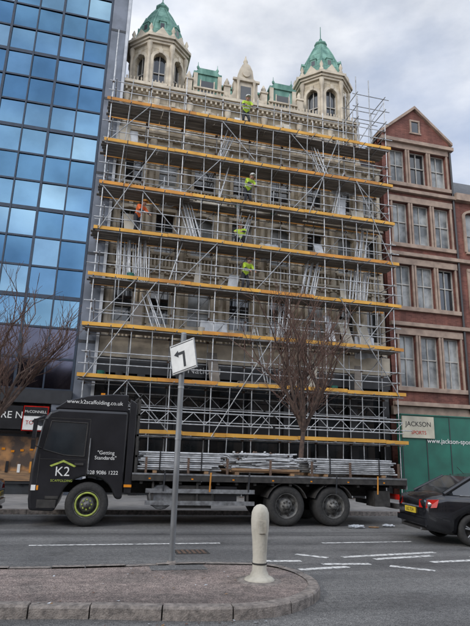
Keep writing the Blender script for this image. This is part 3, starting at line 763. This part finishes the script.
# ---------------------------------------------------------------- cars
def car(name,loc,yaw):
    root=empty(name)
    m=MB()
    stn=[(0,.42,.86,.70),(.05,.30,.95,.80),(.45,.22,1.03,.86),(.9,.20,1.02,.885),(1.6,.19,.98,.89),(2.8,.19,.95,.89),(3.4,.20,.92,.88),(4.1,.22,.80,.84),(4.5,.27,.68,.76),(4.62,.38,.60,.62)]
    vs=[]
    for x,zl,zb,hw in stn:
        half=[(0,zl),(hw*.86,zl),(hw*.97,zl+.1),(hw,zl+(zb-zl)*.5),(hw*.985,zb-.14),(hw*.93,zb-.03),(hw*.8,zb+.01),(0,zb+.035)]
        vs+=[(x,y,z) for y,z in half]+[(x,-y,z) for y,z in half[-2:0:-1]]
    n=14;k=len(stn)
    fs=[(j*n+i,j*n+(i+1)%n,(j+1)*n+(i+1)%n,(j+1)*n+i) for j in range(k-1) for i in range(n)]
    fs+=[tuple(range(n)),tuple(range((k-1)*n,k*n))]
    m.add(vs,fs,'cpaint',True)
    body=m.build('body',root)
    bm=bmesh.new();bm.from_mesh(body.data);bmesh.ops.recalc_face_normals(bm,faces=bm.faces);bm.to_mesh(body.data);bm.free()
    cut=MB()
    for cx in(.98,3.72):
        for sy in(-1,1): cut.lathe((cx,sy*.95,.32),[(.37,-.25),(.37,.25)],28,'chassis',axis='y',smooth=False)
    co=cut.build('cut')
    bm=bmesh.new();bm.from_mesh(co.data);bmesh.ops.recalc_face_normals(bm,faces=bm.faces);bm.to_mesh(co.data);bm.free()
    bo=body.modifiers.new('b','BOOLEAN');bo.operation='DIFFERENCE';bo.object=co;bo.solver='EXACT'
    bpy.context.view_layer.update()
    me=bpy.data.meshes.new_from_object(body.evaluated_get(bpy.context.evaluated_depsgraph_get()))
    body.modifiers.clear();body.data=me;bpy.data.objects.remove(co)
    c=MB()
    cab=[(.42,1.03,1.035,.76,.70),(.62,1.02,1.16,.78,.70),(1.1,1.0,1.40,.80,.62),(1.6,.98,1.465,.81,.60),(2.3,.96,1.46,.81,.60),(2.75,.95,1.38,.81,.61),(3.5,.92,.94,.78,.74)]
    for (a,b) in zip(cab[:-1],cab[1:]):
        def rg(t):
            x,zl,zt,hb,ht=t;return [(x,-hb,zl),(x,-ht,zt-.03),(x,-ht*.85,zt),(x,ht*.85,zt),(x,ht,zt-.03),(x,hb,zl)]
        A,B=rg(a),rg(b)
        roof='cpaint' if (a[0]>=1.05 and b[0]<2.6) else 'winglass'
        for i in range(5):
            kk='winglass' if i in(0,4) else roof
            c.add([A[i],B[i],B[i+1],A[i+1]],[(0,1,2,3)],kk,True)
    for sy in(-1,1):
        for (x,zl,zt,hb,ht),(x2,zl2,zt2,hb2,ht2) in ((cab[0],cab[2]),(cab[6],cab[4])):
            c.tube((x,sy*hb,zl),(x2,sy*(ht2+.01),zt2-.02),.045,'cpaint',n=6)
        c.tube((2.0,sy*.815,.96),(1.95,sy*.612,1.44),.03,'cpaint')
        c.tube((1.15,sy*.808,.98),(1.3,sy*.62,1.42),.03,'cpaint')
        for a,b in zip(cab[2:5],cab[3:6]): c.tube((a[0],sy*(a[4]+.005),a[2]-.03),(b[0],sy*(b[4]+.005),b[2]-.03),.022,'cpaint')
        c.tube((.75,sy*.815,1.015),(3.2,sy*.82,.945),.009,'alu')
        c.box((2.85,sy*.98-.08,.95),(2.98,sy*.98+.08,1.08),'cpaint')
        for x in(1.45,2.45): c.box((x,sy*.885-.012,.80),(x+.18,sy*.885+.012,.83),'cpaint')
        # lamp follows the rear corner of the body
        c.hexa([(-.02,sy*.46,.74),(.02,sy*.76,.74),(.20,sy*.858,.76),(.20,sy*.6,.76),(.0,sy*.46,.90),(.05,sy*.755,.91),(.26,sy*.85,.92),(.26,sy*.6,.92)],'red')
        c.box((-.02,sy*.6-.07,.47),(.04,sy*.6+.07,.52),'red')
    c.box((-.035,-.27,.60),(-.008,.27,.72),'plate')
    c.box((-.03,-.45,.735),(.0,.45,.765),'alu')
    c.box((-.03,-.76,.40),(.10,.76,.52),'cpaint')
    c.box((.0,-.6,.28),(.1,.6,.33),'chassis');c.tube((-.02,-.5,.3),(.2,-.5,.3),.03,'alu')
    c.tube((1.3,0,1.45),(1.15,0,1.6),.006,'black')
    c.build('cabin_and_trim',root)
    t=MB()
    for cx in(.98,3.72):
        for s in(-1,1):
            q=lambda h:h*(-s)
            cy=s*.87;cz=.32
            t.lathe((cx,cy,cz),[(.2,q(.03)),(.2,q(.0)),(.28,q(-.005)),(.315,q(.02)),(.32,q(.05)),(.32,q(.18)),(.28,q(.2))],28,'tyre',axis='y',cap=False)
            t.lathe((cx,cy,cz),[(.205,q(-.001)),(.19,q(.02)),(.17,q(.09)),(.03,q(.08)),(.001,q(.08))],24,'chassis',axis='y',cap=False)
            for i in range(5):
                a=2*math.pi*i/5+.3
                for da in(-.13,.13): t.tube((cx+.04*math.cos(a),cy+q(.02),cz+.04*math.sin(a)),(cx+.195*math.cos(a+da),cy+q(.015),cz+.195*math.sin(a+da)),.017,'alu',n=5)
            t.lathe((cx,cy,cz),[(.05,q(.0)),(.045,q(.05))],12,'alu',axis='y')
        t.box((cx-.3,-.6,.2),(cx+.3,.6,.6),'chassis')
    t.build('wheels',root)
    text('LKZ 7214',.1,(-.038,0,.66),'black',root,'plate_lettering',rot=(math.pi/2,0,-math.pi/2),ext=.001)
    root.location=loc;root.rotation_euler=(0,0,yaw)
    return root
car('black_saloon_car',(7.1,11.5,0),math.radians(-9))
car('black_saloon_car.001',(-2.05,14.75,0),math.radians(180))

# ---------------------------------------------------------------- sign post, bollard, litter
e=empty('road_sign_post')
m=MB();bx,by=1.29,8.6
m.tube((bx,by,.1),(bx,by,3.58),.045,'pole',n=16);m.lathe((bx,by,3.58),[(.048,0),(.043,.03),(.01,.04)],12,'pole')
m.lathe((bx,by,.112),[(.09,0),(.08,.02),(.055,.05)],12,'kerb')
for z in(1.9,2.7): m.lathe((bx,by,z),[(.05,0),(.05,.03)],12,'galv')
m.build('post',e)
sp=MB()
sp.box((-.26,-.008,-.25),(.26,.008,.25),'pole')
sp.box((-.25,-.0125,-.24),(.25,-.0085,.24),'white')
for a in(((.0,-.0165,-.17),(.045,-.013,.06)),((-.10,-.0168,.045),(.043,-.0132,.09))): sp.box(*a,'black')
sp.extr([(-.18,.0675),(-.09,.125),(-.09,.01)],-.0166,-.0135,'black')
sp.box((-.24,-.0155,.215),(.24,-.0128,.228),'black');sp.box((-.24,-.0155,-.228),(.24,-.0128,-.215),'black')
sp.box((-.06,.0085,.10),(.06,.06,.14),'pole');sp.box((-.06,.0085,-.14),(.06,.06,-.10),'pole')
s=sp.build('sign_plate',e)
s.location=(bx-.0,by-.09,3.20);s.rotation_euler=(0,math.radians(-12),math.radians(-50))
m=MB();bx,by=2.28,7.4
m.lathe((bx,by,.112),[(.20,0),(.20,.02),(.17,.045),(.125,.06),(.115,.09),(.095,.12),(.092,.30),(.102,.5),(.116,.62),(.122,.74),(.115,.84),(.09,.90),(.05,.935),(.01,.945)],28,'bollard')
m.lathe((bx,by,.112),[(.1005,.2),(.1005,.22)],28,'chassis',cap=False)
m.lathe((bx,by,.1),[(.30,0),(.29,.018),(.2,.022)],20,'kerb')
m.box((bx-.05,by-.128,.70),(bx+.05,by-.10,.86),'bollard')
m.build('traffic_bollard')
def litter(name,loc,sz,k,seed):
    r_=random.Random(seed);bm=bmesh.new();bmesh.ops.create_icosphere(bm,subdivisions=3,radius=1)
    for v in bm.verts:
        f=1+r_.uniform(-.25,.25);v.co=Vector((v.co.x*f*sz[0],v.co.y*f*sz[1],max(0,(v.co.z*.5+.45)*f*sz[2])))
    me=bpy.data.meshes.new(name);bm.to_mesh(me);bm.free();me.materials.append(M[k]);o=bpy.data.objects.new(name,me);COL.objects.link(o);o.location=loc
litter('plastic_bag',(6.75,13.55,0),(.22,.12,.09),'plastic',1);litter('plastic_bag.001',(7.8,13.8,0),(.16,.1,.07),'plastic',2);litter('cardboard_scrap',(7.3,13.65,0),(.14,.1,.03),'wood',3)
lv_=MB()
for i in range(260):
    yy=random.choice([random.gauss(16.5,.08),random.gauss(5.98,.07),random.uniform(6.5,8.4)]);xx=random.uniform(-3,9) if yy>10 else random.uniform(-3,2)
    zz=.005 if (yy>10 or yy<6.3) else .12
    a=random.uniform(0,6.28);s_=random.uniform(.012,.03)
    lv_.poly([(xx+s_*math.cos(a+t)*(1 if j%2 else .6),yy+s_*math.sin(a+t)*(1 if j%2 else .6),zz+random.uniform(.001,.012)) for j,t in enumerate((0,1.57,3.14,4.71))],random.choice(['twig','wood','plastic','bark']))
lv_.build('leaf_litter')

# ---------------------------------------------------------------- workers
def worker(name,loc,yaw,pose,jacket,helmet='white'):
    root=empty(name)
    P={'pel':(0,0,.95),'spine':(0,0,1.15),'chest':(0,.0,1.36),'neck':(0,.0,1.5),'head':(0,.01,1.62),'crown':(0,.01,1.70)}
    L={}
    for s,n in((-1,'l'),(1,'r')):
        L['hip'+n]=(s*.10,0,.92);L['knee'+n]=(s*.12,.03,.50);L['ank'+n]=(s*.13,0,.10);L['toe'+n]=(s*.15,.17,.05)
        L['sh'+n]=(s*.19,0,1.43);L['el'+n]=(s*.27,.02,1.15);L['wr'+n]=(s*.27,.16,.93);L['hand'+n]=(s*.27,.21,.87)
    P.update(L)
    if pose=='reach_down':
        for k_ in('spine','chest','neck','head','crown'):
            x,y,z=P[k_];h=z-.95;P[k_]=(x,y+h*.55,.95+h*.80)
        for n,s in(('l',-1),('r',1)):
            P['sh'+n]=(s*.19,.26,1.33);P['el'+n]=(s*.24,.42,1.10);P['wr'+n]=(s*.16,.60,.98);P['hand'+n]=(s*.14,.66,.93)
            P['knee'+n]=(s*.14,.14,.52)
    if pose=='reach_up':
        for n,s in(('l',-1),('r',1)):
            P['el'+n]=(s*.26,.22,1.55);P['wr'+n]=(s*.18,.30,1.80);P['hand'+n]=(s*.16,.31,1.87)
    if pose=='crouch':
        for k_ in('pel','spine','chest','neck','head','crown'):
            x,y,z=P[k_];h=z-.95;P[k_]=(x,y+h*.4-.12,.42+h*.85)
        for n,s in(('l',-1),('r',1)):
            P['hip'+n]=(s*.10,-.12,.40);P['knee'+n]=(s*.2,.28,.50);P['sh'+n]=(s*.19,.07,.83);P['el'+n]=(s*.26,.3,.66);P['wr'+n]=(s*.15,.48,.60);P['hand'+n]=(s*.13,.54,.57)
    rad={'pel':.15,'spine':.15,'chest':.17,'neck':.06,'head':.095,'crown':.07,'hip':.10,'knee':.065,'ank':.045,'toe':.04,'sh':.085,'el':.052,'wr':.036,'hand':.04}
    names=list(P);idx={k_:i for i,k_ in enumerate(names)}
    E=[('pel','spine'),('spine','chest'),('chest','neck'),('neck','head'),('head','crown')]
    for n in'lr':E+=[('pel','hip'+n),('hip'+n,'knee'+n),('knee'+n,'ank'+n),('ank'+n,'toe'+n),('chest','sh'+n),('sh'+n,'el'+n),('el'+n,'wr'+n),('wr'+n,'hand'+n)]
    me=bpy.data.meshes.new(name);me.from_pydata([P[k_] for k_ in names],[(idx[a],idx[b]) for a,b in E],[])
    o=bpy.data.objects.new('body',me);COL.objects.link(o)
    o.modifiers.new('s','SKIN')
    for k_ in names:
        base=k_[:-1] if k_[:-1] in rad else k_
        v=me.skin_vertices[0].data[idx[k_]];v.radius=(rad[base],rad[base]*(.75 if base in('chest','spine','pel') else 1));v.use_root=(k_=='pel')
    sb=o.modifiers.new('u','SUBSURF');sb.levels=2;sb.render_levels=2
    bpy.context.view_layer.update()
    m2=bpy.data.meshes.new_from_object(o.evaluated_get(bpy.context.evaluated_depsgraph_get()))
    o.modifiers.clear();o.data=m2
    m2.materials.clear()
    for k_ in ['hiora' if jacket=='o' else 'hivis','trousers','skin','boots','white']:m2.materials.append(M[k_])
    def cls(a,b):
        t=a+b
        if 'head' in t or 'crown' in t:return 2
        if 'hand' in t:return 2
        if 'toe' in t:return 3
        if 'hip' in t or 'knee' in t:return 1
        if 'el' in t and ('wr' in t): return 1
        return 0
    segs=[(Vector(P[a]),Vector(P[b]),cls(a,b),a+b) for a,b in E]
    for pl in m2.polygons:
        best=9;bi=0
        for a,b,cc,nm in segs:
            d=b-a;t=max(0,min(1,(pl.center-a).dot(d)/d.length_squared));dist=(pl.center-(a+d*t)).length
            if dist<best:
                best=dist;bi=cc
                if nm=='spinechest' and t<.3: bi=4
        pl.material_index=bi;pl.use_smooth=True
    o.parent=root
    h=MB();c_=Vector(P['crown'])
    h.lathe((c_.x,c_.y,c_.z-.02),[(.135,-.005),(.125,.0),(.12,.04),(.10,.085),(.06,.115),(.01,.125)],14,helmet)
    h.box((c_.x-.08,c_.y+.09,c_.z-.03),(c_.x+.08,c_.y+.18,c_.z-.018),helmet)
    hd=Vector(P['head'])
    h.tube(hd+Vector((0,.09,0)),hd+Vector((0,.12,-.02)),.016,'skin',.02);h.tube(hd+Vector((-.03,.092,-.055)),hd+Vector((.03,.092,-.055)),.007,'red')
    for s_ in(-1,1):
        h.tube(hd+Vector((s_*.035,.085,.025)),hd+Vector((s_*.035,.098,.025)),.012,'black');h.tube(hd+Vector((s_*.095,0,-.02)),hd+Vector((s_*.105,-.01,.03)),.02,'skin')
    for n,s_ in(('l',-1),('r',1)):
        a=Vector(P['hand'+n]);d=(a-Vector(P['wr'+n])).normalized();side=Vector((1,0,0))
        for i in range(4):
            b0=a+side*(i-1.5)*.02;b1=b0+d*(.05+.008*(1-abs(i-1.5)));b2=b1+(d*.6+Vector((0,.3,-.5))).normalized()*.04
            h.tube(b0,b1,.010,'skin',.009,n=6);h.tube(b1,b2,.009,'skin',.007,n=6)
        b0=a-d*.03-side*s_*.03;h.tube(b0,b0+(d-side*s_).normalized()*.06,.011,'skin',.009,n=6)
    h.build('helmet_face_hands',root)
    root.location=loc;root.rotation_euler=(0,0,yaw)
pi=math.pi
worker('scaffolder',(5.6,21.55,16.5),pi,'reach_down','g')
worker('scaffolder.001',(5.75,21.6,12.5),pi+.4,'reach_down','g')
worker('scaffolder.002',(5.5,21.4,10.5),pi-.5,'crouch','g','rust')
worker('scaffolder.003',(5.8,21.75,8.5),pi+.3,'reach_down','g','rust')
worker('scaffolder.004',(.95,21.6,10.5),pi+.7,'reach_down','o','orange')

# ---------------------------------------------------------------- world, sun, camera
EL=math.radians(30);AZ=math.radians(238)
wd=bpy.data.worlds.new('World');S.world=wd;wd.use_nodes=True
n=wd.node_tree.nodes;l=wd.node_tree.links
for x in list(n):n.remove(x)
out=n.new('ShaderNodeOutputWorld');bg=n.new('ShaderNodeBackground');bg2=n.new('ShaderNodeBackground');mx=n.new('ShaderNodeMixShader')
sk=n.new('ShaderNodeTexSky');sk.sky_type='NISHITA';sk.sun_disc=False;sk.sun_elevation=EL;sk.sun_rotation=AZ
l.new(sk.outputs[0],bg.inputs[0]);bg.inputs[1].default_value=.15
tc=n.new('ShaderNodeTexCoord');mp=n.new('ShaderNodeMapping');mp.inputs['Scale'].default_value=(1,1,2.0);l.new(tc.outputs['Generated'],mp.inputs[0])
nz=n.new('ShaderNodeTexNoise');nz.inputs['Scale'].default_value=2.0;nz.inputs['Detail'].default_value=9;nz.inputs['Roughness'].default_value=.55;l.new(mp.outputs[0],nz.inputs['Vector'])
r1=n.new('ShaderNodeValToRGB');r1.color_ramp.elements[0].position=.38;r1.color_ramp.elements[1].position=.56
r1.color_ramp.elements[0].color=(.5,.5,.5,1);r1.color_ramp.elements[1].color=(1,1,1,1);l.new(nz.outputs['Fac'],r1.inputs[0])
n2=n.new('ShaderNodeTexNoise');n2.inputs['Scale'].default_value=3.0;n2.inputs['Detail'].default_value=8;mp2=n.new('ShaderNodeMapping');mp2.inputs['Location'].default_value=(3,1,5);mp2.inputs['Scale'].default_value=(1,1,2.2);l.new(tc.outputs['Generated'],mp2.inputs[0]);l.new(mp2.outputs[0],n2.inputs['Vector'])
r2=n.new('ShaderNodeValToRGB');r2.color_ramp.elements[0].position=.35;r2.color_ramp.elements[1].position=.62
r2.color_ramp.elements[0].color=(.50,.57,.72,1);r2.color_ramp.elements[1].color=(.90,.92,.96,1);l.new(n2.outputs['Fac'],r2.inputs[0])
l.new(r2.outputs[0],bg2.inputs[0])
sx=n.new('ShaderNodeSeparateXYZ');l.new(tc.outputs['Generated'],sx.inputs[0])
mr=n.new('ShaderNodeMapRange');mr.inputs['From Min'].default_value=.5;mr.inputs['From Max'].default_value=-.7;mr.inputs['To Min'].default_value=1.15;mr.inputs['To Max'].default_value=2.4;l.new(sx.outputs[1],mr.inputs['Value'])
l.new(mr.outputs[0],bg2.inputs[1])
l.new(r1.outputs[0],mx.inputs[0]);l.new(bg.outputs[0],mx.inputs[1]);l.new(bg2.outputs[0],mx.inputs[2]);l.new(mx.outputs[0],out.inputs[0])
su=bpy.data.lights.new('sun','SUN');su.energy=1.4;su.angle=math.radians(16);su.color=(1,.95,.88)
so=bpy.data.objects.new('sun',su);COL.objects.link(so)
sd=Vector((math.sin(AZ)*math.cos(EL),math.cos(AZ)*math.cos(EL),math.sin(EL)))
so.rotation_euler=sd.to_track_quat('Z','Y').to_euler()

ph=math.radians(14);pt=math.radians(15.03);rl=.03
R=Vector((math.cos(ph),-math.sin(ph),0));F=Vector((math.sin(ph)*math.cos(pt),math.cos(ph)*math.cos(pt),math.sin(pt)));U=R.cross(F)
X=(R+rl*U).normalized();Yv=(U-rl*R).normalized()
cam=bpy.data.cameras.new('camera');co=bpy.data.objects.new('camera',cam);COL.objects.link(co)
mt=Matrix.Identity(4)
for i in range(3): mt[i][0]=X[i];mt[i][1]=Yv[i];mt[i][2]=-F[i]
mt[2][3]=1.65
co.matrix_world=mt
cam.sensor_fit='VERTICAL';cam.sensor_height=36;cam.lens=540/626*36;cam.clip_end=1500;cam.clip_start=.1
S.camera=co
S.view_settings.view_transform='Standard';S.view_settings.look='None';S.view_settings.exposure=0
